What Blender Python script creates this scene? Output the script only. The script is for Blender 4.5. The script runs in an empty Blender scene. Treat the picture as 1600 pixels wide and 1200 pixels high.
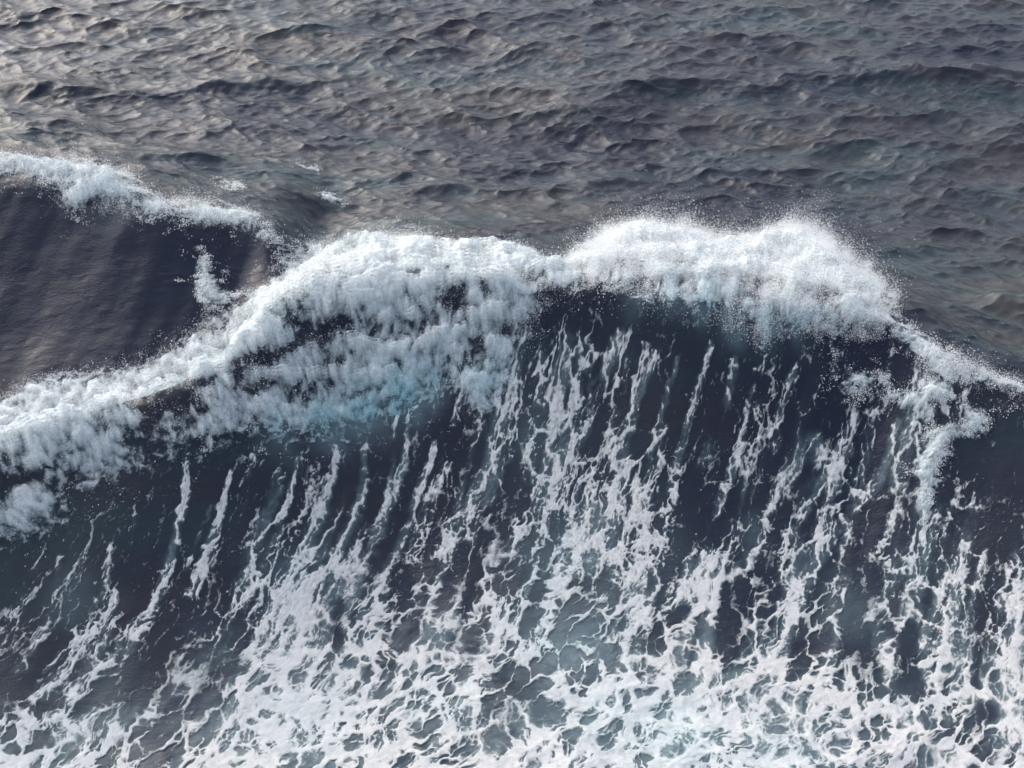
import bpy, math
import numpy as np
R = math.radians
rng = np.random.default_rng(11)

# ---------------------------------------------------------------- camera, sky, sun, exposure
CAM_H, PITCH, HFOV = 16.0, 38.0, 37.0
sc = bpy.context.scene
cam = bpy.data.cameras.new('camera'); cam_o = bpy.data.objects.new('camera', cam)
sc.collection.objects.link(cam_o)
cam.sensor_width = 36.0; cam.lens = 18.0 / math.tan(R(HFOV / 2)); cam.clip_end = 20000.0
cam_o.location = (0, 0, CAM_H); cam_o.rotation_euler = (R(90 - PITCH), 0, 0)
sc.camera = cam_o

SUN_EL, SUN_AZ = 38.0, -48.0            # azimuth measured from +Y (away from the camera), negative = left
w = bpy.data.worlds.new('World'); sc.world = w; w.use_nodes = True
nt = w.node_tree; nt.nodes.clear()
sky = nt.nodes.new('ShaderNodeTexSky'); sky.sky_type = 'NISHITA'; sky.sun_disc = False
sky.sun_elevation = R(SUN_EL); sky.sun_rotation = R(SUN_AZ)
sky.air_density = 1.0; sky.dust_density = 4.0; sky.ozone_density = 1.0
hsv = nt.nodes.new('ShaderNodeHueSaturation'); hsv.inputs['Saturation'].default_value = 0.7   # thin overcast
bg = nt.nodes.new('ShaderNodeBackground'); bg.inputs['Strength'].default_value = 0.15
out = nt.nodes.new('ShaderNodeOutputWorld')
nt.links.new(sky.outputs[0], hsv.inputs['Color']); nt.links.new(hsv.outputs[0], bg.inputs[0]); nt.links.new(bg.outputs[0], out.inputs[0])
sl = bpy.data.lights.new('sun', 'SUN'); sl.energy = 0.9; sl.angle = R(75); sl.color = (1.0, 0.99, 0.975)
so = bpy.data.objects.new('sun', sl); sc.collection.objects.link(so)
so.rotation_euler = (R(90 - SUN_EL), 0, R(180 - SUN_AZ)); so.location = (-20, 40, 40)
sc.view_settings.view_transform = 'Standard'; sc.view_settings.look = 'None'
sc.view_settings.exposure = 0.70; sc.view_settings.gamma = 1.0; sc.view_settings.use_curve_mapping = False
sc.cycles.use_denoising = True
sc.cycles.use_adaptive_sampling = True; sc.cycles.adaptive_threshold = 0.035; sc.cycles.adaptive_min_samples = 16
sc.cycles.max_bounces = 6; sc.cycles.diffuse_bounces = 4; sc.cycles.glossy_bounces = 2; sc.cycles.transparent_max_bounces = 16

# ---------------------------------------------------------------- numeric helpers
def ss(a, b, x):
    t = np.clip((x - a) / (b - a), 0, 1); return t * t * (3 - 2 * t)

def hsh(ix, iy, seed):
    h = (ix.astype(np.uint32) * np.uint32(374761393)) ^ (iy.astype(np.uint32) * np.uint32(668265263)) ^ np.uint32((seed * 2246822519) & 0xffffffff)
    h = (h ^ (h >> np.uint32(13))) * np.uint32(1274126177)
    h = (h ^ (h >> np.uint32(16))) * np.uint32(2654435769)
    return h ^ (h >> np.uint32(15))

GC = np.cos(np.arange(256) * (2 * math.pi / 256)).astype(np.float32); GSN = np.sin(np.arange(256) * (2 * math.pi / 256)).astype(np.float32)
def perlin(x, y, seed=0):
    x = np.asarray(x, np.float32); y = np.asarray(y, np.float32)
    fx = np.floor(x); fy = np.floor(y); ix = fx.astype(np.int32); iy = fy.astype(np.int32)
    dx = x - fx; dy = y - fy
    def g(ox, oy):
        a = hsh(ix + ox, iy + oy, seed) & np.uint32(255)
        return GC[a] * (dx - ox) + GSN[a] * (dy - oy)
    u = dx * dx * dx * (dx * (dx * 6 - 15) + 10); v = dy * dy * dy * (dy * (dy * 6 - 15) + 10)
    a = g(0, 0); b = g(1, 0); c = g(0, 1); d = g(1, 1)
    return 1.4 * ((a + (b - a) * u) * (1 - v) + (c + (d - c) * u) * v)

def fbm(x, y, seed=0, octv=4, gain=0.5):
    s = 0; a = 1.0; n = 0
    for k in range(octv):
        s = s + a * perlin(x * 2 ** k, y * 2 ** k, seed + 17 * k); n += a; a *= gain
    return s / n

def billow(x, y, seed=0, octv=4, gain=0.55):
    s = 0; a = 1.0; n = 0
    for k in range(octv):
        s = s + a * (1 - np.abs(perlin(x * 2 ** k, y * 2 ** k, seed + 13 * k)) * 1.8); n += a; a *= gain
    return s / n            # high on ridges

def worley(x, y, seed=0, jit=0.95):
    x = np.asarray(x, np.float32); y = np.asarray(y, np.float32)
    fx = np.floor(x); fy = np.floor(y); ix = fx.astype(np.int32); iy = fy.astype(np.int32)
    f1 = np.full(x.shape, 9.0, np.float32); f2 = f1.copy()
    for ox in (-1, 0, 1):
        for oy in (-1, 0, 1):
            h = hsh(ix + ox, iy + oy, seed)
            px = (h & np.uint32(65535)).astype(np.float32) / 65535.0; py = (h >> np.uint32(16)).astype(np.float32) / 65535.0
            d = np.hypot(fx + ox + 0.5 + (px - 0.5) * jit - x, fy + oy + 0.5 + (py - 0.5) * jit - y)
            f2 = np.minimum(f2, np.maximum(f1, d)); f1 = np.minimum(f1, d)
    return f1, f2

def rank(t, sub=200000):
    q = np.sort(t.ravel()[:: max(1, t.size // sub)])
    return np.searchsorted(q, t.ravel()).reshape(t.shape).astype(np.float32) / len(q)

# ---------------------------------------------------------------- photograph pixel -> world
FPX = 800 / math.tan(R(HFOV / 2)); CP, SP = math.cos(R(PITCH)), math.sin(R(PITCH))
def ray(px, py):
    a = (px - 800) / FPX; b = -(py - 600) / FPX
    return a, CP + b * SP, -SP + b * CP
def at_z(px, py, z=0.0):
    dx, dy, dz = ray(px, py); t = (z - CAM_H) / dz
    return dx * t, dy * t

# coarse working grid (metres)
GX0, GX1, GY0, GY1, GS = -26.0, 26.0, 4.0, 60.0, 0.08
gx = np.arange(GX0, GX1, GS); gy = np.arange(GY0, GY1, GS)
GXX, GYY = np.meshgrid(gx, gy)
def samp(F, X, Y):
    i = np.clip((X - GX0) / GS, 0, F.shape[1] - 1.001); j = np.clip((Y - GY0) / GS, 0, F.shape[0] - 1.001)
    i0 = i.astype(np.int64); j0 = j.astype(np.int64); a = i - i0; b = j - j0
    return (F[j0, i0] * (1 - a) + F[j0, i0 + 1] * a) * (1 - b) + (F[j0 + 1, i0] * (1 - a) + F[j0 + 1, i0 + 1] * a) * b

def smooth_line(P, n=8):
    P = np.asarray(P, float)
    Q = [P[0]]
    for i in range(len(P) - 1):
        p0 = P[max(i - 1, 0)]; p1 = P[i]; p2 = P[i + 1]; p3 = P[min(i + 2, len(P) - 1)]
        for k in range(1, n + 1):
            t = k / n
            Q.append(0.5 * ((2 * p1) + (-p0 + p2) * t + (2 * p0 - 5 * p1 + 4 * p2 - p3) * t * t + (-p0 + 3 * p1 - 3 * p2 + p3) * t ** 3))
    return np.array(Q)

def line_field(X, Y, P, V):
    """distance to polyline P, signed (+ below/in front), and V interpolated at the nearest point"""
    X = X.astype(np.float32); Y = Y.astype(np.float32)
    best = np.full(X.shape, 1e9, np.float32); sgn = np.ones(X.shape, np.float32); val = np.zeros(X.shape, np.float32)
    for i in range(len(P) - 1):
        ax, ay = map(float, P[i]); bx, by = map(float, P[i + 1]); ex, ey = bx - ax, by - ay; l2 = ex * ex + ey * ey + 1e-12
        t = np.clip(((X - ax) * ex + (Y - ay) * ey) / l2, 0, 1)
        qx = X - ax - t * ex; qy = Y - ay - t * ey; d = qx * qx + qy * qy
        m = d < best
        best[m] = d[m]; sgn[m] = np.where((ex * (Y - ay) - ey * (X - ax))[m] > 0, -1.0, 1.0); val[m] = (float(V[i]) + float(V[i + 1] - V[i]) * t)[m]
    return np.sqrt(best) * sgn, val
def box(P, m):
    i0 = max(0, int((P[:, 0].min() - m - GX0) / GS)); i1 = min(len(gx), int((P[:, 0].max() + m - GX0) / GS) + 2)
    j0 = max(0, int((P[:, 1].min() - m - GY0) / GS)); j1 = min(len(gy), int((P[:, 1].max() + m - GY0) / GS) + 2)
    return (slice(j0, max(j1, j0 + 1)), slice(i0, max(i1, i0 + 1)))
# finer plan grid for narrow strokes of foam
HS, HX0, HY0 = 0.028, -10.6, 9.0
HXX, HYY = np.meshgrid(np.arange(HX0, 10.6, HS, dtype=np.float32), np.arange(HY0, 23.0, HS, dtype=np.float32))
def samph(F, X, Y): return samp(F, (X - HX0) / HS * GS + GX0, (Y - HY0) / HS * GS + GY0)
def stroke(P, a, b, s, F, tip=True):
    """lay a soft stroke of half width a..b and strength s along P into fine field F"""
    Q = smooth_line(P, 4); m = 3 * max(a, b)
    lo = ((Q.min(0) - m - (HX0, HY0)) / HS).astype(int).clip(0); hi = ((Q.max(0) + m - (HX0, HY0)) / HS).astype(int) + 2
    B = (slice(lo[1], max(hi[1], lo[1])), slice(lo[0], max(hi[0], lo[0])))
    if F[B].size == 0: return
    d, wd = line_field(HXX[B], HYY[B], Q, np.linspace(a, b, len(Q)))
    F[B] = np.maximum(F[B], s * ((0.60 + 0.34 * np.exp(-wd / 0.08)) if tip else 1.0) * np.exp(-np.abs(d / (wd * 1.15)) ** 2.6))

def poly_sdf(P):
    """signed distance to a closed polygon in plan, + inside, on the working grid"""
    P = np.asarray(P); B = box(P, 1.5); X = GXX[B].astype(np.float32); Y = GYY[B].astype(np.float32)
    best = np.full(X.shape, 1e9, np.float32); ins = np.zeros(X.shape, bool)
    for i in range(len(P)):
        ax, ay = map(float, P[i]); bx, by = map(float, P[(i + 1) % len(P)]); ex, ey = bx - ax, by - ay
        t = np.clip(((X - ax) * ex + (Y - ay) * ey) / (ex * ex + ey * ey + 1e-12), 0, 1)
        best = np.minimum(best, (X - ax - t * ex) ** 2 + (Y - ay - t * ey) ** 2)
        if ay != by:
            c = ((ay > Y) != (by > Y)) & (X < (bx - ax) * (Y - ay) / (by - ay) + ax); ins ^= c
    best = np.sqrt(best); O = np.full(GXX.shape, -1.5, np.float32); O[B] = np.where(ins, best, -np.minimum(best, 1.5)); return O

# ---------------------------------------------------------------- the shape of the sea
def crest(C):
    P = np.array([at_z(px, py, h) for px, py, h in C]); V = np.array([c[2] for c in C])
    S = smooth_line(np.c_[P, V], 6)
    return S[:, :2], S[:, 2]
MAIN = [(-700, 800, 1.6), (-400, 745, 1.8), (-150, 690, 1.9), (0, 640, 2.0), (100, 612, 2.1), (200, 588, 2.2), (330, 542, 2.3), (450, 472, 2.4),
        (600, 446, 2.45), (750, 446, 2.45), (870, 454, 2.4), (950, 458, 2.4), (1050, 468, 2.4), (1150, 478, 2.3), (1250, 488, 2.2),
        (1400, 512, 2.0), (1500, 566, 1.8), (1600, 612, 1.6), (1750, 675, 1.5), (2000, 760, 1.3), (2400, 860, 1.0)]
LEFT = [(-900, 250, 1.3), (-500, 252, 1.7), (-100, 270, 1.9), (0, 280, 1.9), (130, 296, 1.8), (250, 335, 1.55), (380, 362, 1.2), (440, 395, 0.8), (520, 440, 0.0)]
MP, MV = crest(MAIN); LP, LV = crest(LEFT)
MD, MH = line_field(GXX, GYY, MP, MV)
LD, LH = line_field(GXX, GYY, LP, LV)
MH = np.interp(GXX, MP[:, 0], MV); LH = np.interp(GXX, LP[:, 0], LV)      # heights vary smoothly along the crests
def profile(d, h, wf, wb, a, p=2.1):
    f = np.clip(d / wf, 0, 1)
    front = -a + (h + a) * (1 - f) ** p + a * ss(wf, wf * 2.2, d)
    m = np.minimum(d, 0); k = ss(0.6, 1.6, wb); back = h * ((1 - k) * np.exp(m / 0.42) + k / (1 + (m / wb) ** 2)) * ss(-9, -2.5, d)
    return np.where(d > 0, front, back)
wbm = 0.6 + 2.8 * ss(-5.5, -2, GXX)
ZM = profile(MD, MH, 5.2, wbm, 0.45)
ZL = profile(LD, LH, 6.5, 2.6, 0.9, 1.25) * ss(0.0, 1.0, LH) * ss(-0.4, 0.3, -MD)
BASE = ZM + ZL
# rolling swell behind and small steep wavelets of their own
BASE += 0.12 * np.sin(GYY * 0.55 + GXX * 0.16 + 1.2) * ss(1, 6, -MD)
WAVELETS = [(322, 285, 1.0, 0.45, 0.42), (490, 318, 0.8, 0.4, 0.34), (385, 112, 1.5, 0.55, 0.42), (120, 130, 1.6, 0.6, 0.35), (670, 292, 0.9, 0.4, 0.26), (760, 250, 0.9, 0.35, 0.2),
            (610, 270, 1.0, 0.35, 0.22), (930, 150, 1.3, 0.5, 0.3), (950, 270, 0.9, 0.45, 0.24), (1420, 110, 1.6, 0.55, 0.32), (1030, 118, 1.0, 0.4, 0.25), (1590, 530, 1.2, 0.5, 0.4),
            (95, 210, 0.9, 0.45, 0.3), (1560, 105, 1.4, 0.45, 0.3), (1200, 240, 1.1, 0.4, 0.2), (30, 130, 1.2, 0.5, 0.32), (1480, 345, 1.3, 0.4, 0.2)]
for px, py, wx, wy, h in WAVELETS:
    x0, y0 = at_z(px, py, 0.3); dx = GXX - x0; dy = GYY - y0 - 0.10 * dx + 0.10 * dx * dx / wx
    BASE += 0.75 * h * np.exp(-(dx / wx) ** 2) * np.where(dy < 0, np.exp(-(np.abs(dy) / (0.55 * wy)) ** 1.3), 1 / (1 + (dy / wy) ** 2))
# soften the crease at the crest a little
for _ in range(1):
    B = BASE; BASE = B.copy(); BASE[1:-1, 1:-1] = (B[1:-1, 1:-1] * 4 + B[:-2, 1:-1] + B[2:, 1:-1] + B[1:-1, :-2] + B[1:-1, 2:]) / 8

def at(px, py):
    """where the line of sight of a photograph pixel meets the smooth sea"""
    dx, dy, dz = ray(px, py)
    t = np.linspace(12, 60, 2400); x, y, z = dx * t, dy * t, CAM_H + dz * t
    k = np.argmax(z < samp(BASE, x, y)); k = max(k, 1)
    return x[k], y[k]

# wind chop: two periodic spectra
def spectrum(N, L, lo, hi, wind, spread, seed, slope=-4.2):
    r = np.random.default_rng(seed); k = np.fft.fftfreq(N, L / N) * 2 * math.pi
    KX, KY = np.meshgrid(k, k); K = np.hypot(KX, KY); K[0, 0] = 1
    D = np.abs(np.cos((np.arctan2(KY, KX) - wind) )) ** spread + 0.06
    P = K ** slope * D * np.exp(-(K * hi / (2 * math.pi)) ** 2 * 0 - (K * lo / (2 * math.pi)) ** 2) * (1 - np.exp(-(K * hi / (2 * math.pi)) ** 4))
    A = np.sqrt(P) * (r.normal(size=(N, N)) + 1j * r.normal(size=(N, N))); A[0, 0] = 0
    z = np.fft.ifft2(A).real; x = np.fft.ifft2(-1j * KX / K * A).real; y = np.fft.ifft2(-1j * KY / K * A).real
    s = z.std(); return z / s, x / s, y / s, L
def tile(F, L, X, Y):
    N = F.shape[0]; i = (X / L * N) % N; j = (Y / L * N) % N
    i0 = i.astype(np.int64); j0 = j.astype(np.int64); a = i - i0; b = j - j0; i0 %= N; j0 %= N; i1 = (i0 + 1) % N; j1 = (j0 + 1) % N
    return (F[j0, i0] * (1 - a) + F[j0, i1] * a) * (1 - b) + (F[j1, i0] * (1 - a) + F[j1, i1] * a) * b
SPA = spectrum(2048, 31.0, 0.085, 1.9, R(84), 2.2, 3, -3.65)

def surf(X, Y):
    """point of the sea surface for plan coordinates X, Y"""
    z = samp(BASE, X, Y); md = samp(MD, X, Y); ld = samp(LD, X, Y)
    onface = np.maximum(ss(-0.5, 0.4, md) * (1 - 0.55 * ss(3.5, 6.5, md)), ss(-0.5, 0.4, ld) * ss(7.5, 4.5, ld) * ss(0.0, 0.6, samp(LH, X, Y)))
    far = ss(75, 45, np.abs(Y)) * ss(60, 30, np.abs(X))
    aA = 0.044 * (1 - 0.9 * onface) * far; zA, xA, yA, L1 = SPA
    z = z + aA * tile(zA, L1, X, Y); x = X - 1.25 * aA * tile(xA, L1, X, Y); y = Y - 1.25 * aA * tile(yA, L1, X, Y)
    # long flutes drawn up the wave faces
    fl = perlin(X * 1.2 - Y * 0.35 + 0.4 * perlin(X * .4, Y * .4, 43), Y * 0.14, 41) * 0.014 + perlin(X * 3.0 - Y * 0.9 + 0.5 * perlin(X * .5, Y * .5, 44), Y * 0.3, 42) * 0.011
    z = z + fl * onface
    return x, y, z

# ---------------------------------------------------------------- where the foam lies
STREAKS = [  # (half width in metres top, bottom, strength), photograph points from the crest down
    (.05, .16, .95, [(290, 720), (285, 800), (265, 880), (245, 940), (200, 1010), (150, 1060), (60, 1140), (0, 1180)]),
    (.07, .35, .75, [(440, 740), (420, 800), (395, 870), (370, 950), (340, 1010), (290, 1080), (200, 1150)]),
    (.06, .12, .5, [(500, 720), (475, 800), (460, 860), (420, 940)]),
    (.05, .22, .9, [(570, 700), (565, 770), (545, 830), (500, 900), (450, 980)]),
    (.04, .13, .95, [(640, 650), (625, 740), (600, 800), (580, 860)]),
    (.03, .06, .8, [(620, 650), (612, 720), (600, 800)]),
    (.08, .25, .75, [(790, 640), (770, 700), (745, 770), (700, 850), (660, 930), (620, 1010), (570, 1080)]),
    (.10, .22, .7, [(850, 560), (840, 640), (830, 780), (790, 880), (740, 980)]),
    (.10, .25, .9, [(1020, 560), (985, 650), (975, 720), (1005, 790), (960, 900)]),
    (.12, .22, .85, [(965, 530), (925, 620), (900, 700), (870, 780)]),
    (.06, .12, .8, [(1110, 540), (1080, 640), (1060, 720), (1050, 770)]),
    (.06, .12, .7, [(1240, 580), (1215, 650), (1210, 700)]),
    (.08, .18, .85, [(1230, 720), (1205, 800), (1180, 860), (1150, 900)]),
    (.08, .2, .9, [(1405, 660), (1370, 760), (1330, 800), (1280, 870), (1230, 950), (1210, 1000)]),
    (.15, .2, .75, [(1270, 690), (1300, 760), (1300, 820)]),
    (.2, .2, .75, [(1450, 690), (1440, 800), (1410, 880), (1370, 960), (1390, 1050), (1380, 1120)]),
    (.08, .12, .9, [(1500, 870), (1470, 930), (1445, 990), (1450, 1060)]),
    (.08, .12, .7, [(1590, 860), (1560, 960), (1575, 1010)]),
    (.05, .12, .7, [(95, 870), (85, 940), (60, 1000), (30, 1050)]),
    (.04, .06, .7, [(172, 850), (165, 910), (140, 960)]),
    (.06, .08, .8, [(180, 930), (160, 980), (110, 1020)]),
    (.03, .05, .6, [(330, 790), (305, 860), (295, 890)]),
    (.02, .04, .5, [(210, 790), (205, 850)]),
    (.05, .08, .45, [(395, 700), (380, 800), (365, 860)]),
    (.08, .15, .6, [(700, 730), (660, 800), (640, 870)]),
    (.06, .14, .75, [(1150, 560), (1130, 650), (1100, 720)]),
    (.03, .10, .9, [(360, 735), (345, 800), (330, 860), (300, 930)]), (.04, .12, .85, [(530, 705), (515, 770), (490, 840), (455, 920), (430, 990)]), (.03, .08, .8, [(465, 715), (450, 780), (430, 850)]),
    (.05, .14, .8, [(680, 690), (650, 780), (610, 880), (570, 960), (530, 1030)]), (.04, .1, .8, [(1060, 560), (1030, 660), (1010, 740)]), (.04, .1, .75, [(1185, 570), (1165, 650), (1150, 720), (1120, 800)]),
    (.05, .12, .8, [(1340, 640), (1300, 720), (1260, 800), (1220, 860)]), (.05, .12, .8, [(890, 520), (875, 600), (860, 690), (845, 760)]), (.05, .1, .8, [(1540, 860), (1520, 930), (1505, 1000), (1510, 1070)]),
    (.12, .2, .7, [(1330, 700), (1300, 740), (1260, 780)]),
    (.2, .3, .6, [(1000, 830), (960, 930), (960, 1010), (1000, 1100)]),
    (.2, .3, .5, [(860, 800), (810, 900), (800, 1000), (780, 1100)]),
]
SW = [(a, b, s, np.array([at(*p) for p in L])) for a, b, s, L in STREAKS]
# streak coordinate u: constant along the lines the foam is drawn out in
def powers(X, Y):
    x = X / 8.0; y = (Y - 16.5) / 5.0
    return np.stack([y, y * y, x * y, x * y * y, x * x * y, x * x, y ** 3, x * y ** 3, x ** 3 * y], -1)
rows, rhs, nL = [], [], 0
long_ = [S for S in SW if len(S[3]) >= 4]
for i, S in enumerate(long_):
    for x, y in S[3]:
        r = np.zeros(9 + len(long_)); r[:9] = powers(np.array(x), np.array(y)); r[9 + i] = -1; rows.append(r); rhs.append(-x)
for k in range(9):
    r = np.zeros(9 + len(long_)); r[k] = 0.9; rows.append(r); rhs.append(0)
for i, S in enumerate(long_):
    r = np.zeros(9 + len(long_)); r[9 + i] = 0.05; rows.append(r); rhs.append(0.05 * S[3][0][0])
COEF = np.linalg.lstsq(np.array(rows), np.array(rhs), rcond=None)[0][:9]
def ucoord(X, Y):
    Yc = np.clip(Y, 9.5, 22); Xc = np.clip(X, -10, 10)
    return X + powers(Xc, Yc) @ COEF

DROWS = {480: [0] * 8 + [.3, .16, .10, .08, .07, .06, .05, .06, 0],
         560: [0] * 7 + [.45, .58, .42, .34, .20, .16, .12, .18, .24, .02],
         620: [0] * 7 + [.5, .58, .44, .34, .18, .17, .12, .3, .35, .0],
         700: [0, 0, 0, .02, .12, .12, .13, .2, .55, .5, .52, .27, .32, .42, .34, .3, .0],
         800: [.04, .10, .06, .12, .22, .28, .3, .44, .42, .55, .6, .32, .4, .44, .36, .28, .16],
         900: [.22, .32, .12, .14, .45, .52, .42, .5, .5, .5, .6, .46, .4, .36, .42, .3, .36],
         1000: [.3, .4, .33, .2, .6, .57, .55, .46, .5, .42, .64, .5, .55, .42, .5, .36, .32],
         1100: [.4, .5, .34, .58, .7, .56, .52, .5, .58, .66, .85, .88, .9, .88, .42, .56, .55],
         1200: [.55, .4, .78, .8, .78, .66, .6, .7, .76, .82, .95, .98, .97, .93, .72, .72, .64],
         1330: [.5, .5, .65, .7, .7, .65, .6, .65, .7, .75, .8, .8, .8, .75, .65, .6, .6]}
cp = []
for py, row in DROWS.items():
    for i, v in enumerate(row):
        x, y = at(i * 100, py); cp.append((x, y, v))
    for px in (-120, 1720):
        x, y = at(px, py); cp.append((x, y, row[0] if px < 0 else row[-1]))
cp = np.array(cp)
sub = 3
num = np.zeros(GXX[::sub, ::sub].shape); den = num + 1e-9
for x, y, v in cp:
    k = np.exp(-((GXX[::sub, ::sub] - x) ** 2 + (GYY[::sub, ::sub] - y) ** 2) / (2 * 0.52 ** 2)) + 1e-7 / (0.2 + (GXX[::sub, ::sub] - x) ** 2 + (GYY[::sub, ::sub] - y) ** 2) ** 2
    num += k * v; den += k
DCO = np.repeat(np.repeat(num / den, sub, 0), sub, 1)[:len(gy), :len(gx)]
for _ in range(4):
    DCO[1:-1, 1:-1] = (DCO[1:-1, 1:-1] * 2 + DCO[:-2, 1:-1] + DCO[2:, 1:-1] + DCO[1:-1, :-2] + DCO[1:-1, 2:]) / 6
DCO *= ss(0.0, 0.5, MD) * ss(13, 9, MD)
DST = np.zeros(HXX.shape, np.float32); DGAP = DST.copy()
for a, b, s, P in SW: stroke(P, a, b, s, DST)
GAPS = [(.2, .28, .9, [(690, 690), (640, 800), (605, 900)]), (.14, .2, .9, [(800, 750), (755, 860), (735, 920)]), (.28, .28, .9, [(350, 760), (305, 890), (250, 1000), (170, 1080)]),
        (.25, .25, .8, [(215, 840), (205, 930)]), (.3, .2, .9, [(1000, 480), (1090, 540), (1060, 600)]), (.16, .2, .85, [(1110, 640), (1095, 750), (1085, 850)]),
        (.12, .16, .9, [(1265, 740), (1245, 790), (1190, 890)]), (.18, .2, .85, [(1170, 620), (1145, 740), (1115, 850)]), (.12, .16, .8, [(1390, 780), (1350, 850), (1310, 900)]),
        (.28, .34, .85, [(905, 930), (885, 1010), (850, 1080)]), (.14, .2, .9, [(1420, 990), (1420, 1080)]), (.16, .2, .8, [(1155, 930), (1140, 1030)]), (.5, .4, .95, [(1530, 700), (1600, 740)]),
        (.12, .12, .85, [(655, 950), (645, 985)]), (.1, .1, .85, [(700, 890), (690, 940)]), (.1, .1, .9, [(530, 940), (525, 1000)]), (.12, .12, .8, [(1345, 1000), (1350, 1030)]), (.16, .18, .85, [(60, 1110), (130, 1100), (220, 1080)]),
        (.16, .14, .8, [(270, 1110), (330, 1090)]), (.18, .14, .7, [(1500, 1150), (1540, 1110)]), (.16, .2, .8, [(470, 760), (450, 830)]), (.1, .14, .8, [(600, 690), (585, 800)]), (.2, .2, .8, [(1320, 620), (1270, 670)]),
        (.12, .18, .8, [(940, 640), (945, 760)]), (.14, .2, .75, [(840, 820), (800, 930)]), (.3, .3, .8, [(30, 1150), (20, 1090)]), (.2, .2, .75, [(1020, 1010), (1075, 960)])]
for a, b, s, L in GAPS: stroke(np.array([at(*p) for p in L]), a, b, s, DGAP, False)

def dstretch(d):   # path length up the face measured in foam cells: long cells high on the face, round ones below
    d = np.clip(d, -2, 14); return 0.24 * d + 0.052 * np.maximum(d, 0) ** 2
def network(uu, vv, u, v, fx, fy, wy, seed, rnd=0.35, n3w=0.5):
    """foam lace: thin films along the borders of cells of three sizes"""
    f1, f2 = worley(uu * 2.6, vv * 2.6, seed); n1 = np.exp(-((f2 - f1) / 0.13)) + rnd * f1
    f1, f2 = worley(uu * 6.2 + 0.6 * wy, vv * 6.2, seed + 1); n2 = np.exp(-((f2 - f1) / 0.16)) + rnd * f1
    f1, f2 = worley(uu * 13 + fx * .5, vv * 13 + fy * .5, seed + 2); n3 = np.exp(-((f2 - f1) / 0.22)) + 0.3 * f1
    m2 = ss(-0.35, 0.35, fbm(u * 1.3, v * 1.3, 35, 2)); m3 = ss(-0.3, 0.4, fbm(u * 1.9, v * 1.9, 36, 2))
    return 0.60 * n1 + 0.62 * n2 * (0.3 + 0.7 * m2) + n3w * n3 * (0.35 + 0.65 * m3)
def lace(X, Y):
    u = ucoord(X, Y); md = samp(MD, X, Y); v = dstretch(md) * 1.5 + 0.12 * Y
    wx = fbm(X * 0.9, Y * 0.9, 7, 4, 0.6); wy = fbm(X * 0.9, Y * 0.9, 8, 4, 0.6); fx = fbm(X * 6, Y * 6, 9, 2); fy = fbm(X * 6, Y * 6, 10, 2)
    uu = u + 0.34 * wx + 0.04 * fx; vv = v + 0.30 * wy + 0.04 * fy
    flat = ss(-0.5, 0.5, (md - 3.4) / 0.9 + 1.4 * wx)                     # below the face the cells are no longer drawn out
    a = np.where(flat < 0.999, 1, 0).astype(bool); b = flat > 0.001
    t = np.zeros(X.shape, np.float32); tf = np.zeros(X.shape, np.float32)
    t[a] = network(uu[a] * 1.15, vv[a], u[a], v[a], fx[a], fy[a], wy[a], 1)
    us = u + 0.18 * wx + 0.03 * fx                                        # long strings drawn up the face
    strings = 0.75 * np.exp(-np.abs(perlin(us * 3.1, v * 0.5, 54)) / 0.07) + 0.6 * np.exp(-np.abs(perlin(us * 6.6, v * 0.9, 55)) / 0.10)
    t = t + 0.28 * strings
    X2 = X + 0.4 * wx + 0.04 * fx; Y2 = Y + 0.4 * wy + 0.04 * fy
    tf[b] = network(X2[b] * 1.02 - 0.34 * Y2[b], Y2[b] * 0.60, X[b], Y[b], fx[b], fy[b], wy[b], 21, 0.62, 0.42)
    fine = fbm(X * 18, Y * 18, 33, 2); med = fbm(uu * 3.2, vv * 3.2, 34, 3)
    t = t * (1 - flat) + tf * flat + 0.20 * med + (0.26 - 0.20 * flat) * fine
    low = fbm(u * 0.7, v * 0.45, 31, 3)
    st = 0.85 * perlin(u * 1.25, v * 0.30, 50) + 0.75 * perlin(u * 2.7, v * 0.40, 51) + 0.45 * perlin(u * 6.1, v * 0.6, 52) + 0.2 * perlin(u * 13, v * 1.1, 53)
    face = ss(7.0, 3.0, md)
    D = samp(DCO, X + 0.25 * wx, Y + 0.25 * wy)
    De = np.clip(D * 1.13 * (1 + (0.45 + 0.65 * face) * st * 1.2 + 0.4 * low), 0, 0.96)
    s = samph(DST, X + 0.07 * wx + 0.05 * fx, Y + 0.06 * wy); g = samph(DGAP, X + 0.12 * wx + 0.05 * fx, Y + 0.15 * wy)
    De = De + 0.10 * ss(3.8, 5.4, md) * ss(0.25, 0.6, D); De = De * (1 - 0.7 * g)
    De = np.clip(np.maximum(De, s * (1.18 + 0.5 * med + 0.25 * low)), 0, 0.96)
    soft = 0.30 + 0.30 * ss(0.0, 0.5, fbm(u * 0.8, v * 0.8, 37, 3)) * ss(0.6, 2.5, md)
    return (rank(t) - (1 - De)) / soft + 0.5, De, u, v, flat

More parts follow.
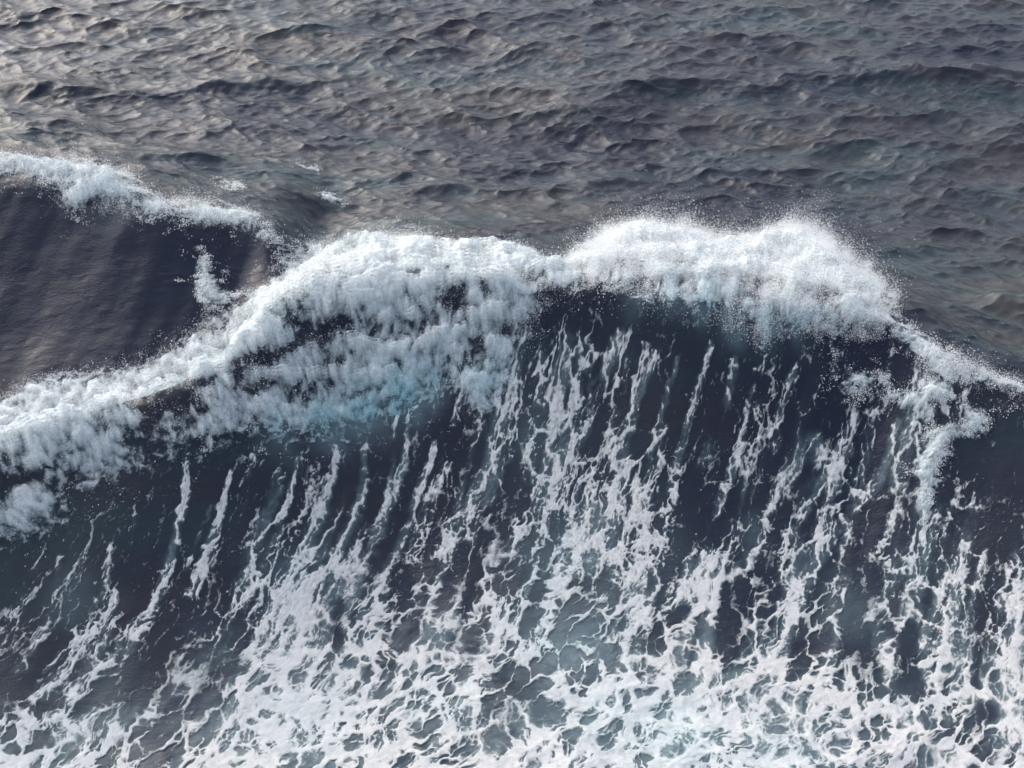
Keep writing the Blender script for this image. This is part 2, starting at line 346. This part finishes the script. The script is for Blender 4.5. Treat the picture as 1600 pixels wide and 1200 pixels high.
def froth(X, Y, cover, scales, threads, fray, fibre, seed=100):
    """break foam cover up into thin films along the borders of small bubbles"""
    Xw = X + 0.05 * fbm(X * 11, Y * 11, seed + 6, 2); Yw = Y + 0.05 * fbm(X * 11, Y * 11, seed + 16, 2); cv = cover
    for k, (sc_, wd) in enumerate(scales):
        f1, f2 = worley(Xw * sc_, Yw * sc_ * 0.6, seed + k); cv = cv + 0.55 * threads * (np.exp(-(f2 - f1) / 2 / wd) - 0.39)
    if fibre:
        q = fbm(X * 1.3, Y * 1.3, seed + 11, 2); a1, a2 = X + 0.6 * q, Y + 0.6 * fbm(X * 1.3, Y * 1.3, seed + 12, 2)
        cv = cv + 0.55 * fibre * (np.exp(-np.abs(perlin(a1 * 5 + a2 * 2, a2 * 2.2 - a1, seed + 13)) / 0.10) - 0.3)
        cv = cv + 0.50 * fibre * (np.exp(-np.abs(perlin(a1 * 9 - a2 * 5, a2 * 5 + a1 * 3, seed + 14)) / 0.13) - 0.35) - 0.45 * fibre * ss(0.05, 0.5, fbm(a1 * 2.6 - a2, a2 * 1.9, seed + 15, 3))
    if fibre: cv = cv + fibre * (billow(Xw * 3.6 + 0.5 * perlin(X * 3, Y * 3, seed + 8), Yw * 3.0 + 0.5 * perlin(X * 3, Y * 3, seed + 9), seed + 7, 4, 0.65) - 0.58)
    return cv + fray * fbm(X * 24, Y * 24, seed + 5, 3, 0.65)

# plan of the thrown crest foam: outline in photograph points
CRESTS = {
 'roll': dict(out=[(-120, 640), (0, 622), (60, 592), (130, 585), (200, 572), (270, 540), (330, 490), (400, 452), (450, 405), (500, 385), (580, 374), (660, 380), (720, 378),
                   (800, 384), (880, 408), (930, 430), (905, 455), (850, 480), (840, 540), (800, 600), (770, 640), (740, 660), (700, 620), (680, 625), (640, 645), (560, 682),
                   (480, 690), (400, 688), (340, 700), (280, 725), (200, 748), (120, 765), (110, 810), (60, 845), (0, 868), (-120, 900)],
              holes=[(255, 640, 75, 26), (225, 690, 45, 10), (490, 530, 50, 14), (400, 575, 30, 10), (715, 485, 30, 20), (665, 505, 18, 9), (745, 560, 24, 18), (790, 520, 16, 12), (30, 750, 50, 16),
                     (580, 505, 26, 7), (815, 570, 14, 20)],
              rifts=[(.085, [(540, 512), (490, 530), (430, 558), (370, 585)]), (.09, [(330, 600), (270, 640), (215, 690)]), (.07, [(90, 735), (40, 752), (0, 775)])], thick=0.22),
 'plume': dict(out=[(872, 412), (905, 395), (940, 362), (985, 350), (1030, 360), (1080, 372), (1130, 378), (1180, 370), (1235, 352), (1270, 372), (1310, 402), (1350, 425), (1385, 455), (1402, 492),
                    (1400, 515), (1350, 522), (1310, 530), (1305, 570), (1290, 560), (1280, 528), (1220, 530), (1190, 545), (1150, 520), (1080, 494), (1020, 472), (950, 452), (905, 442)],
               holes=[(1000, 442, 14, 20), (1190, 460, 36, 22), (1060, 425, 40, 10), (1290, 470, 30, 14), (960, 420, 20, 10)], thick=0.32),
 'tail': dict(out=[(1385, 500), (1430, 522), (1480, 556), (1540, 585), (1600, 604), (1720, 650), (1720, 668), (1600, 618), (1530, 606), (1470, 582), (1425, 545)], holes=[], thick=0.16),
 'splash': dict(out=[(1310, 590), (1370, 588), (1420, 605), (1470, 590), (1500, 625), (1540, 645), (1545, 680), (1500, 690), (1475, 725), (1456, 790), (1438, 820), (1432, 780), (1428, 730), (1440, 680), (1400, 640), (1330, 615), (1305, 585), (1290, 540), (1310, 525), (1320, 565)],
                holes=[(1480, 650, 22, 14), (1375, 612, 20, 6)], thick=0.10),
 'back': dict(out=[(-120, 238), (0, 242), (50, 250), (120, 252), (170, 265), (230, 290), (270, 318), (330, 322), (385, 330), (420, 362), (455, 392), (420, 388), (380, 362), (330, 355), (270, 345), (215, 345), (170, 330), (120, 345), (95, 330), (85, 295), (40, 280), (0, 275), (-120, 270)],
              holes=[(150, 325, 20, 8)], thick=0.26),
 'back_fall': dict(out=[(305, 395), (330, 400), (335, 440), (370, 465), (330, 490), (310, 470)], holes=[], thick=0.08),
 'fleck': dict(out=[(470, 259), (488, 257), (500, 264), (488, 266), (476, 264)], holes=[], thick=0.03),
 'edge': dict(out=[(500, 304), (522, 306), (545, 324), (535, 322), (515, 313)], holes=[], thick=0.03),
 'cap': dict(out=[(340, 280), (380, 288), (375, 300), (352, 296)], holes=[], thick=0.06),
}
for k, c in CRESTS.items():
    c['P'] = np.array([at(*p) for p in c['out']])
    c['sdf'] = poly_sdf(smooth_line(np.vstack([c['P'], c['P'][:1]]), 3)[:-1])
    H = np.zeros(GXX.shape)
    for px, py, rx, ry in c['holes']:
        x, y = at(px, py); xr, _ = at(px + rx, py); x1, y1 = at(px, py + ry); x2, y2 = at(px, py - ry)
        H = np.maximum(H, np.exp(-(((GXX - x) / abs(xr - x) / 0.85) ** 2 + ((GYY - (y1 + y2) / 2) / (abs(y2 - y1) / 2.3 + .02)) ** 2)))
    for hw, L in c.get('rifts', []):
        Q = smooth_line(np.array([at(*p) for p in L]), 4); B = box(Q, 1.0); d, _ = line_field(GXX[B], GYY[B], Q, np.ones(len(Q))); H[B] = np.maximum(H[B], np.exp(-(d / hw) ** 2))
    c['hole'] = H

# aerated, milky water around and under the foam
AER = np.zeros(GXX.shape)
for px, py, r, s in [(630, 632, .34, 1.), (570, 652, .34, .95), (510, 668, .32, .85), (675, 605, .25, .75), (440, 682, .28, .5), (1050, 470, .22, .5), (1100, 488, .22, .7), (1150, 508, .22, .7), (1200, 522, .2, .6), (1250, 520, .2, .5), (1000, 462, .18, .4), (830, 680, .3, .3), (760, 600, .3, .3),
                     (890, 1000, .9, .6), (860, 880, .6, .45), (1050, 1150, .9, .75), (950, 1120, .9, .55), (1390, 1100, .3, .2), (1420, 880, .4, .25), (150, 1130, .8, .22), (60, 1190, .8, .25), (340, 1020, .6, .15), (700, 1100, .7, .35),
                     (1200, 1180, .9, .5), (1320, 950, .5, .35), (1180, 830, .3, .2), (450, 900, .5, .3), (480, 1130, .9, .4), (170, 330, .3, .3), (120, 940, .4, .3)]:
    x, y = at(px, py); AER = np.maximum(AER, s * np.exp(-((GXX - x) ** 2 + (GYY - y) ** 2) / r ** 2))

# ---------------------------------------------------------------- materials
def new_mat(name):
    m = bpy.data.materials.new(name); m.use_nodes = True; t = m.node_tree; t.nodes.clear()
    return m, t, t.nodes.new('ShaderNodeOutputMaterial')
def N(t, kind, **kw):
    n = t.nodes.new('ShaderNode' + kind)
    for k, v in kw.items():
        if k in n.inputs: n.inputs[k].default_value = v
        else: setattr(n, k, v)
    return n
def attr(t, name): return N(t, 'Attribute', attribute_name=name).outputs['Fac']
def math_(t, op, a, b=None, clamp=False):
    n = t.nodes.new('ShaderNodeMath'); n.operation = op; n.use_clamp = clamp
    for i, v in enumerate((a, b)):
        if v is None: continue
        if isinstance(v, (int, float)): n.inputs[i].default_value = v
        else: t.links.new(v, n.inputs[i])
    return n.outputs[0]
def mixc(t, f, a, b):
    n = t.nodes.new('ShaderNodeMix'); n.data_type = 'RGBA'
    for s, v in ((n.inputs[0], f), (n.inputs[6], a), (n.inputs[7], b)):
        if isinstance(v, (tuple, float, int)): s.default_value = v if not isinstance(v, tuple) else (*v, 1)
        else: t.links.new(v, s)
    return n.outputs[2]

def water_material():
    m, t, o = new_mat('sea_water'); L = t.links.new
    tc = N(t, 'TexCoord').outputs['Object']
    def warped(rot, sc_):
        mp = N(t, 'Mapping'); mp.inputs['Scale'].default_value = sc_; mp.inputs['Rotation'].default_value = (0, 0, R(rot)); L(tc, mp.inputs[0]); return mp.outputs[0]
    gust = N(t, 'TexNoise', Scale=0.33, Detail=3.0, Roughness=0.6, Distortion=0.6); L(warped(12, (0.5, 1.2, 1.0)), gust.inputs['Vector'])
    gs = N(t, 'MapRange'); gs.inputs[1].default_value = 0.35; gs.inputs[2].default_value = 0.65; gs.inputs[3].default_value = 0.35; gs.inputs[4].default_value = 1.25; L(gust.outputs['Fac'], gs.inputs[0])
    rip = math_(t, 'MULTIPLY', attr(t, 'ripple'), gs.outputs[0])      # gusts roughen the water in patches
    n0 = N(t, 'TexNoise', noise_type='RIDGED_MULTIFRACTAL', Scale=1.9, Detail=5.0, Roughness=0.5, Lacunarity=2.1, Distortion=0.5); L(warped(-10, (0.75, 1.3, 1.0)), n0.inputs['Vector'])
    n1 = N(t, 'TexNoise', noise_type='RIDGED_MULTIFRACTAL', Scale=4.3, Detail=4.0, Roughness=0.5, Lacunarity=2.1, Distortion=0.4); L(warped(18, (0.7, 1.3, 1.0)), n1.inputs['Vector'])
    n2 = N(t, 'TexNoise', Scale=22.0, Detail=3.0, Roughness=0.6, Distortion=0.3); L(warped(4, (0.7, 1.4, 1.0)), n2.inputs['Vector'])
    b0 = N(t, 'Bump', Distance=0.10); L(n0.outputs['Fac'], b0.inputs['Height']); L(math_(t, 'MULTIPLY', rip, 0.14), b0.inputs['Strength'])
    b1 = N(t, 'Bump', Distance=0.04); L(n1.outputs['Fac'], b1.inputs['Height']); L(math_(t, 'MULTIPLY', rip, 0.7), b1.inputs['Strength']); L(b0.outputs[0], b1.inputs['Normal'])
    b2 = N(t, 'Bump', Distance=0.018); L(math_(t, 'ADD', math_(t, 'MULTIPLY', rip, 0.55), 0.12), b2.inputs['Strength']); L(n2.outputs['Fac'], b2.inputs['Height']); L(b1.outputs[0], b2.inputs['Normal'])
    # brown and teal sky reflection painted into the water colour in patches
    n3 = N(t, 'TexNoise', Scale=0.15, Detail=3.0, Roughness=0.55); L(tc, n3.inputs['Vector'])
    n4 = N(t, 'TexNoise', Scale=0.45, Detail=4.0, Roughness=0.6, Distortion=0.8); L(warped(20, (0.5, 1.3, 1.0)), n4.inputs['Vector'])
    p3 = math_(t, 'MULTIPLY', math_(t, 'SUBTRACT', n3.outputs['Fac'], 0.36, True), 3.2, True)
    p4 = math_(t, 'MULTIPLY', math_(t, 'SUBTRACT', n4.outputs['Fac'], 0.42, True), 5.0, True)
    sky_col = mixc(t, p4, (0.084, 0.078, 0.074), (0.064, 0.096, 0.098))
    body = mixc(t, math_(t, 'MULTIPLY', p3, attr(t, 'sky_tint'), True), (0.014, 0.018, 0.034), sky_col)
    aer = attr(t, 'aeration')
    body = mixc(t, aer, body, (0.185, 0.262, 0.288))
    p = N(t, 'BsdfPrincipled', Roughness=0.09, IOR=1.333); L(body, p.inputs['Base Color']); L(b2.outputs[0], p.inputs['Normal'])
    L(p.outputs[0], o.inputs[0]); return m

def foam_material(name, white, thin, lo, hi, trans):
    """froth: 'cover' says how much foam lies at a point; thin froth lets the water show through"""
    m, t, o = new_mat(name); L = t.links.new
    cv = attr(t, 'cover')
    mr = N(t, 'MapRange', interpolation_type='SMOOTHSTEP'); mr.inputs[1].default_value = lo; mr.inputs[2].default_value = hi; L(cv, mr.inputs[0])
    dens = N(t, 'MapRange'); dens.inputs[1].default_value = lo; dens.inputs[2].default_value = hi * 1.25; L(cv, dens.inputs[0])
    col = mixc(t, dens.outputs[0], thin, white)
    aer = math_(t, 'MULTIPLY', attr(t, 'aeration'), math_(t, 'SUBTRACT', 1.3, dens.outputs[0], True), True)
    col = mixc(t, aer, col, (0.46, 0.78, 0.82))
    d = N(t, 'BsdfDiffuse'); L(col, d.inputs[0])
    tr = N(t, 'BsdfTranslucent'); L(col, tr.inputs[0])
    mx = N(t, 'MixShader'); mx.inputs[0].default_value = trans; L(d.outputs[0], mx.inputs[1]); L(tr.outputs[0], mx.inputs[2])
    tp = N(t, 'BsdfTransparent'); fin = N(t, 'MixShader'); L(mr.outputs[0], fin.inputs[0]); L(tp.outputs[0], fin.inputs[1]); L(mx.outputs[0], fin.inputs[2])
    L(fin.outputs[0], o.inputs[0]); return m
def drop_material():
    m, t, o = new_mat('spray_water'); L = t.links.new
    d = N(t, 'BsdfDiffuse'); d.inputs[0].default_value = (0.94, 0.95, 0.95, 1); tr = N(t, 'BsdfTranslucent'); tr.inputs[0].default_value = (0.93, 0.95, 0.96, 1)
    mx = N(t, 'MixShader'); mx.inputs[0].default_value = 0.4; L(d.outputs[0], mx.inputs[1]); L(tr.outputs[0], mx.inputs[2]); L(mx.outputs[0], o.inputs[0]); return m
M_WATER = water_material()
M_LACE = foam_material('floating_foam', (0.82, 0.79, 0.78), (0.48, 0.54, 0.55), 0.20, 1.85, 0.15)
M_CREST = foam_material('crest_foam', (0.95, 0.95, 0.95), (0.72, 0.82, 0.85), 0.10, 1.45, 0.45)
M_DROP = drop_material()

# ---------------------------------------------------------------- mesh helpers
def mesh_obj(name, V, F, mat, parent=None, attrs=None, normals=None):
    me = bpy.data.meshes.new(name); V = np.asarray(V, np.float32)
    me.vertices.add(len(V)); me.vertices.foreach_set('co', V.ravel())
    if F is not None:
        F = np.asarray(F, np.int32); me.loops.add(F.size); me.polygons.add(len(F))
        me.loops.foreach_set('vertex_index', F.ravel()); me.polygons.foreach_set('loop_start', np.arange(len(F), dtype=np.int32) * F.shape[1])
        me.polygons.foreach_set('use_smooth', np.ones(len(F), bool))
    for k, a in (attrs or {}).items():
        at_ = me.attributes.new(k, 'FLOAT', 'POINT'); at_.data.foreach_set('value', np.asarray(a, np.float32))
    me.update()
    if normals is not None: me.normals_split_custom_set_from_vertices(np.asarray(normals, np.float32))
    me.materials.append(mat)
    o = bpy.data.objects.new(name, me); sc.collection.objects.link(o)
    if parent: o.parent = parent
    return o
def subset(V, F, keep, attrs, normals=None):
    F = F[keep]; used = np.unique(F); inv = np.full(len(V), -1, np.int64); inv[used] = np.arange(len(used))
    return V[used], inv[F], {k: a[used] for k, a in attrs.items()}, (normals[used] if normals is not None else None)
def grid_faces(nr, nc):
    i = np.arange(nr * nc).reshape(nr, nc)
    return np.stack([i[:-1, :-1], i[:-1, 1:], i[1:, 1:], i[1:, :-1]], -1).reshape(-1, 4)
def thing(name, label, cat, loc, group=None):
    o = bpy.data.objects.new(name, None); sc.collection.objects.link(o); o['label'] = label; o['category'] = cat
    if group: o['group'] = group
    return o
def fanw(Y): return 1.25 * 0.3346 * (CP * np.clip(Y, 9, 60) + SP * CAM_H)

# ---------------------------------------------------------------- sea and wave faces
ys = [9.6]
while ys[-1] < 40: ys.append(ys[-1] + 0.026 + 0.042 * np.clip((ys[-1] - 10) / 28, 0, 1))
far = [40 + 0.1 * (1.16 ** k - 1) / 0.16 for k in range(1, 58)]; near = [9.6 - 0.06 * (1.25 ** k - 1) / 0.25 for k in range(1, 32)]
rowsY = np.array(near[::-1] + ys + far)
sx = np.linspace(-1, 1, 661); ox = 1 + 0.006 * (1.22 ** np.arange(1, 40) - 1) / 0.22
sx = np.r_[-ox[::-1], sx, ox]
YY = np.repeat(rowsY[:, None], len(sx), 1); XX = sx[None, :] * fanw(rowsY)[:, None]
Xf, Yf = XX.ravel(), YY.ravel()
x, y, z = surf(Xf, Yf); V = np.c_[x, y, z]; F = grid_faces(*XX.shape)
G = V.reshape(*XX.shape, 3); tu = np.gradient(G, axis=1); tv = np.gradient(G, axis=0); Nn = np.cross(tu, tv).reshape(-1, 3); Nn /= np.linalg.norm(Nn, axis=1)[:, None]
md = samp(MD, Xf, Yf); ld = samp(LD, Xf, Yf); lh = samp(LH, Xf, Yf)
onface = np.maximum(ss(-0.5, 0.4, md), ss(-0.5, 0.4, ld) * ss(7.5, 4.5, ld) * ss(0.0, 0.6, lh))
AT = {'ripple': 1 - 0.6 * onface, 'sky_tint': np.clip(0.22 * ss(-1.0, 0.5, md) + 0.3 * ss(1, -6, Xf) * ss(0, 2, md) + 0.8 * ss(0.8, -2.0, md) * (1 - 0.95 * onface), 0, 1), 'aeration': np.clip(samp(AER, Xf + 0.15 * perlin(Xf * 2, Yf * 2, 61), Yf + 0.15 * perlin(Xf * 2, Yf * 2, 62)) * (0.75 + 0.7 * fbm(Xf * 2, Yf * 1.3, 63, 3)) + 0.45 * ss(0.35, 0.85, samp(DCO, Xf, Yf)) * np.clip(0.5 + 1.1 * fbm(Xf * 0.9, Yf * 0.7, 64, 4), 0, 1), 0, 1)}  # painted sky reflection: strongest on the far water, some on the left face
near_foam = (md > 0) & (md < 11) & (np.abs(Xf) < 11); milk = np.zeros(len(Xf)); cvr, De, *_ = lace(Xf[near_foam], Yf[near_foam])
milk[near_foam] = 0.55 * ss(0.2, 0.85, De) * np.clip(0.55 + 0.5 * np.clip(cvr, -1, 1) + 0.8 * fbm(Xf[near_foam] * 1.2, Yf[near_foam] * 0.9, 65, 3), 0, 1)
AT['aeration'] = np.clip(np.maximum(AT['aeration'], milk), 0, 1)      # bubbles under the foam
fc = F[:, 0]
in_main = (md[fc] > -0.6) & (md[fc] < 5.4) & (np.abs(Xf[fc]) < 12)
in_back = ~in_main & (ld[fc] > -0.5) & (ld[fc] < 7.5) & (lh[fc] > 0.1) & (md[fc] < -0.5) & (Xf[fc] > -16)
main_w = thing('breaking_wave', 'large dark breaking wave with foaming white crest spanning the whole picture', 'wave', None)
back_w = thing('rolling_wave', 'smooth dark wave with white crest at left behind the larger breaker', 'wave', None)
cxy = at_z(700, 700); main_w.location = (*cxy, 0); bxy = at_z(150, 400); back_w.location = (*bxy, 0)
bpy.context.view_layer.update()
def hang(o, parent):
    o.parent = parent; bpy.context.view_layer.update(); o.matrix_parent_inverse = parent.matrix_world.inverted(); return o
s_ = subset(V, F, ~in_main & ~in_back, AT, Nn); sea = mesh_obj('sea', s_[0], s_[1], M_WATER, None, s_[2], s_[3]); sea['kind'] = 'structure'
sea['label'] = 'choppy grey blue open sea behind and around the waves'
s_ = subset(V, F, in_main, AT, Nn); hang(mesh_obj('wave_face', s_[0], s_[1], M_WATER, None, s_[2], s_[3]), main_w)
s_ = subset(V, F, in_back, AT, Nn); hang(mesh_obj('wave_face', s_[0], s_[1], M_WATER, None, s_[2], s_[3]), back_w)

# ---------------------------------------------------------------- foam lace floating on the wave and in the trough
fy = [9.8]
while fy[-1] < 22.3: fy.append(fy[-1] + 0.0135 + 0.007 * (fy[-1] - 10) / 10)
fy = np.array(fy); fs = np.linspace(-1, 1, 1150)
YY = np.repeat(fy[:, None], len(fs), 1); XX = fs[None, :] * fanw(fy)[:, None] * 0.92
Xf, Yf = XX.ravel(), YY.ravel()
cover, De, u, v, flat = lace(Xf, Yf)
cover = np.where(De < 0.015, -1, froth(u, v * 1.6, np.clip(cover, -0.6, 1.7), ((9, .07), (21, .09)), 0.9 - 0.52 * flat, 0.42 - 0.18 * flat, 0) + 0.30 * fbm(Xf * 5, Yf * 5, 38, 3) - 0.03)
# specks of spray fallen on the face
spk = ss(0.50, 0.62, perlin(Xf * 27, (Yf + 0.8 * samp(BASE, Xf, Yf)) * 21, 39)) * ss(-0.1, 0.35, fbm(Xf * 1.6, Yf * 1.6, 40, 2)) * ss(0.1, 0.5, samp(MD, Xf, Yf)) * ss(6.5, 4.0, samp(MD, Xf, Yf))
cover = np.maximum(cover, np.where(spk > 0.05, 0.1 + 0.9 * spk, -1))
F = grid_faces(*XX.shape); keep = cover[F].max(1) > 0.27
x, y, z = surf(Xf, Yf); cc = np.clip(cover, 0, 3)
z = z + 0.012 + 0.008 * np.minimum(cc, 1.7) + 0.008 * np.clip(cc - 0.4, 0, 1) * fbm(Xf * 9, Yf * 9, 71, 2)
V = np.c_[x, y, z]
s_ = subset(V, F, keep, {'cover': np.clip(cover, -0.6, 2.2), 'aeration': 0.5 * samp(AER, Xf, Yf)})
lace_o = mesh_obj('foam', s_[0], s_[1], M_LACE, None, s_[2]); lace_o['kind'] = 'stuff'; lace_o['category'] = 'foam'
lace_o['label'] = 'lacy white foam streaks drawn up the wave face and spread over the foreground water'

# ---------------------------------------------------------------- crest foam
def points_obj(name, P, rad, parent):
    me = bpy.data.meshes.new(name); me.vertices.add(len(P)); me.vertices.foreach_set('co', np.asarray(P, np.float32).ravel())
    a = me.attributes.new('rad', 'FLOAT', 'POINT'); a.data.foreach_set('value', np.asarray(rad, np.float32)); me.update(); me.materials.append(M_DROP)
    o = bpy.data.objects.new(name, me); sc.collection.objects.link(o)
    g = bpy.data.node_groups.get('droplets')
    if g is None:
        g = bpy.data.node_groups.new('droplets', 'GeometryNodeTree')
        g.interface.new_socket('Geometry', in_out='INPUT', socket_type='NodeSocketGeometry'); g.interface.new_socket('Geometry', in_out='OUTPUT', socket_type='NodeSocketGeometry')
        i = g.nodes.new('NodeGroupInput'); q = g.nodes.new('NodeGroupOutput'); mp = g.nodes.new('GeometryNodeMeshToPoints')
        na = g.nodes.new('GeometryNodeInputNamedAttribute'); na.data_type = 'FLOAT'; na.inputs['Name'].default_value = 'rad'
        sm = g.nodes.new('GeometryNodeSetMaterial'); sm.inputs['Material'].default_value = M_DROP
        g.links.new(i.outputs[0], mp.inputs['Mesh']); g.links.new(na.outputs['Attribute'], mp.inputs['Radius']); g.links.new(mp.outputs[0], sm.inputs[0]); g.links.new(sm.outputs[0], q.inputs[0])
    md_ = o.modifiers.new('droplets', 'NODES'); md_.node_group = g
    o['kind'] = 'stuff'
    return hang(o, parent)

def crest_fields(c, X, Y0):
    Y = Y0 + 0.9 * samp(BASE, X, Y0)             # follow the steep face, so that the froth is not drawn out down it
    wx = fbm(X * 1.7, Y * 1.7, 81, 4, 0.6); wy = fbm(X * 1.7, Y * 1.7, 82, 4, 0.6)
    e = samp(c['sdf'], X + 0.17 * wx, Y0 + 0.15 * wy); ho = samp(c['hole'], X + 0.22 * wx, Y0 + 0.18 * wy)
    ra = 0.40 if c['thick'] > 0.2 else 0.14 if c['thick'] > 0.05 else 0.04
    band = ss(-0.12, ra, e)
    u = ucoord(X, Y)
    bl = billow(X * 1.3 + 0.4 * wx, Y * 1.5 + 0.4 * wy, 83, 5, 0.6); bf = billow(X * 4.6 + 0.5 * wx, Y * 4.6 + 0.5 * wy, 84, 4, 0.65); stg = billow(u * 5.5 + 0.6 * wx, Y * 1.6 + 0.6 * wy, 85, 3)
    bs = billow(X * 1.3 + 0.4 * wx, Y * 1.5 + 0.4 * wy, 83, 3, 0.5)
    cov = 1.0 * band - 1.25 * ho + 0.9 * (bl - 0.58) + 0.6 * (bf - 0.58) + 0.25 * (stg - 0.56) + 0.22 - 0.18 * (c['thick'] < 0.12) + 0.45 * fbm(X * 0.8, Y * 0.8, 86, 2)
    th = c['thick'] * ss(-0.02, 2.2 * ra, e) * np.clip(0.50 + 0.9 * (bs - 0.42) + 0.06 * (bf - 0.5), 0.03, 1.6) * (1 - 0.85 * ho)
    return cov, th, e, ho

def crest_foam(key, parent, label=None, n_body=0, n_spray=0, jet=0.3, name='foam_crest'):
    c = CRESTS[key]; x0, y0 = c['P'].min(0) - 0.4; x1, y1 = c['P'].max(0) + 0.4
    x0 = max(x0, -13); x1 = min(x1, 13)
    st = 0.0225 if key in ('roll', 'plume') else 0.019
    X, Y = np.meshgrid(np.arange(x0, x1, st), np.arange(y0, y1, st)); sh = X.shape; X = X.ravel(); Y = Y.ravel()
    F = grid_faces(*sh); near_ = samp(c['sdf'], X, Y) > -0.45; F = F[near_[F].all(1)]; used = np.unique(F); inv = np.zeros(len(X), np.int64); inv[used] = np.arange(len(used)); F = inv[F]; X = X[used]; Y = Y[used]
    cov, th, e, ho = crest_fields(c, X, Y)
    x, y, z = surf(X, Y); ae = samp(AER, X, Y)
    cov = np.where(e < -0.25, -1, cov)
    Vs, Fs, Cs, As, n0 = [], [], [], [], 0
    Yn = Y + 0.9 * samp(BASE, X, Y); fr = froth(X, Yn, cov, ((7, .10), (17, .12)), 0.45, 0.25, 0.95, 140)
    for k in range(3):           # torn layers of froth, the upper ones thinner and more broken
        ck = fr - 0.26 * k + (0.45 * fbm(X * 3.1 + 7 * k, Yn * 3.1, 120 + k, 3) if k else 0); hk = 0.02 + th * (0.7 + 0.3 * k) + 0.045 * k * ss(0, 0.3, e)
        v_, f_, a_, _ = subset(np.c_[x, y - 0.35 * hk, z + hk], F, ck[F].max(1) > 0.12, {'cover': np.clip(ck, -0.4, 1.8), 'aeration': ae})
        Vs.append(v_); Fs.append(f_ + n0); Cs.append(a_['cover']); As.append(a_['aeration']); n0 += len(v_)
    s_ = (np.vstack(Vs), np.vstack(Fs), {'cover': np.concatenate(Cs), 'aeration': np.concatenate(As)})
    o = hang(mesh_obj(name, s_[0], s_[1], M_CREST, None, s_[2]), parent)
    if label: o['label'] = label
    # droplets: froth hugging the foam and spray thrown above it
    P, Rr = [], []
    def pick(n, wgt):
        X = rng.uniform(x0, x1, n * 14); Y = rng.uniform(y0, y1, n * 14); q = samp(c['sdf'], X, Y) > -0.35; X = X[q][:n * 5]; Y = Y[q][:n * 5]; cov, th, e, ho = crest_fields(c, X, Y)
        k = rng.random(len(X)) < wgt(X, Y, cov, e, ho); return X[k][:n], Y[k][:n], th[k][:n]
    D_ = MD if parent is main_w else LD
    if n_body:      # froth: grains clinging to the ragged places of the foam
        X, Y, th = pick(n_body, lambda X, Y, cov, e, ho: ss(0.2, 0.7, cov) * np.clip(1.3 - 0.5 * cov, 0.1, 1) * np.clip(0.1 + 2.6 * fbm(X * 3, Y * 3, 91, 4, 0.7), 0, 1))
        x, y, z = surf(X, Y); h = rng.exponential(0.03, len(X)) * (1 + 1.5 * (c['thick'] > .2))
        P.append(np.c_[x + rng.normal(0, .03, len(X)), y - 0.35 * th - 0.3 * h, z + 0.02 + th + h * 0.7]); Rr.append(0.002 + rng.exponential(0.0024, len(X)))
    if n_spray:     # spray: fine drops thrown up along the crest in uneven jets
        X, Y, th = pick(n_spray, lambda X, Y, cov, e, ho: ss(-0.2, 0.1, e) * np.clip(0.12 + 1.6 * np.maximum(fbm(X * 1.2, Y * 1.2, 92, 3), 0) + 0.9 * fbm(X * 6, Y * 6, 93, 2), 0, 1) * ss(0.9, -0.1, samp(D_, X, Y)))
        x, y, z = surf(X, Y); h = rng.exponential(1.0, len(X)) * jet * np.clip(0.25 + 1.3 * billow(X * 1.6, Y * 1.6, 94, 3) ** 2 + 0.8 * perlin(X * .8, Y * .8, 95), 0.1, 2)
        P.append(np.c_[x + 0.22 * h * rng.normal(0, 1, len(X)) + 0.15 * h, y + 0.25 * h * rng.normal(0, 1, len(X)) + 0.15 * h, z + 0.02 + 0.8 * th + h]); Rr.append(0.0016 + rng.exponential(0.0012, len(X)))
    if P:
        points_obj('spray', np.vstack(P), np.clip(np.concatenate(Rr), 0.0015, 0.008), o)
    return o
crest_foam('roll', main_w, 'thick white foam roll tumbling down the left of the breaking wave', 26000, 190000, 0.06)
crest_foam('plume', main_w, 'tall white burst of foam and spray on the right crest', 16000, 450000, 0.11)
crest_foam('tail', main_w, 'thin white foam edge trailing off along the right crest', 12000, 60000, 0.06)
crest_foam('splash', main_w, 'small splash of foam on the right of the wave face', 15000, 8000, 0.04, 'foam_splash')
crest_foam('back', back_w, None, 22000, 70000, 0.07)
crest_foam('back_fall', back_w, None, 15000, 3000, 0.06, 'foam_splash')
for key, px, py, label in (('cap', 350, 288, 'small foam cap on a little dark wavelet just behind the left wave crest'),
                           ('fleck', 485, 262, 'tiny white fleck of foam on open water above the left foam roll'),
                           ('edge', 518, 309, 'thin white foam edge on a dark wavelet above the foam roll')):
    cap = thing('whitecap', label, 'whitecap', None, 'small whitecaps behind the breaking wave'); cap.location = (*at(px, py), 0.2); bpy.context.view_layer.update()
    crest_foam(key, cap, None, 1500, 1500, 0.05, 'foam_crest')
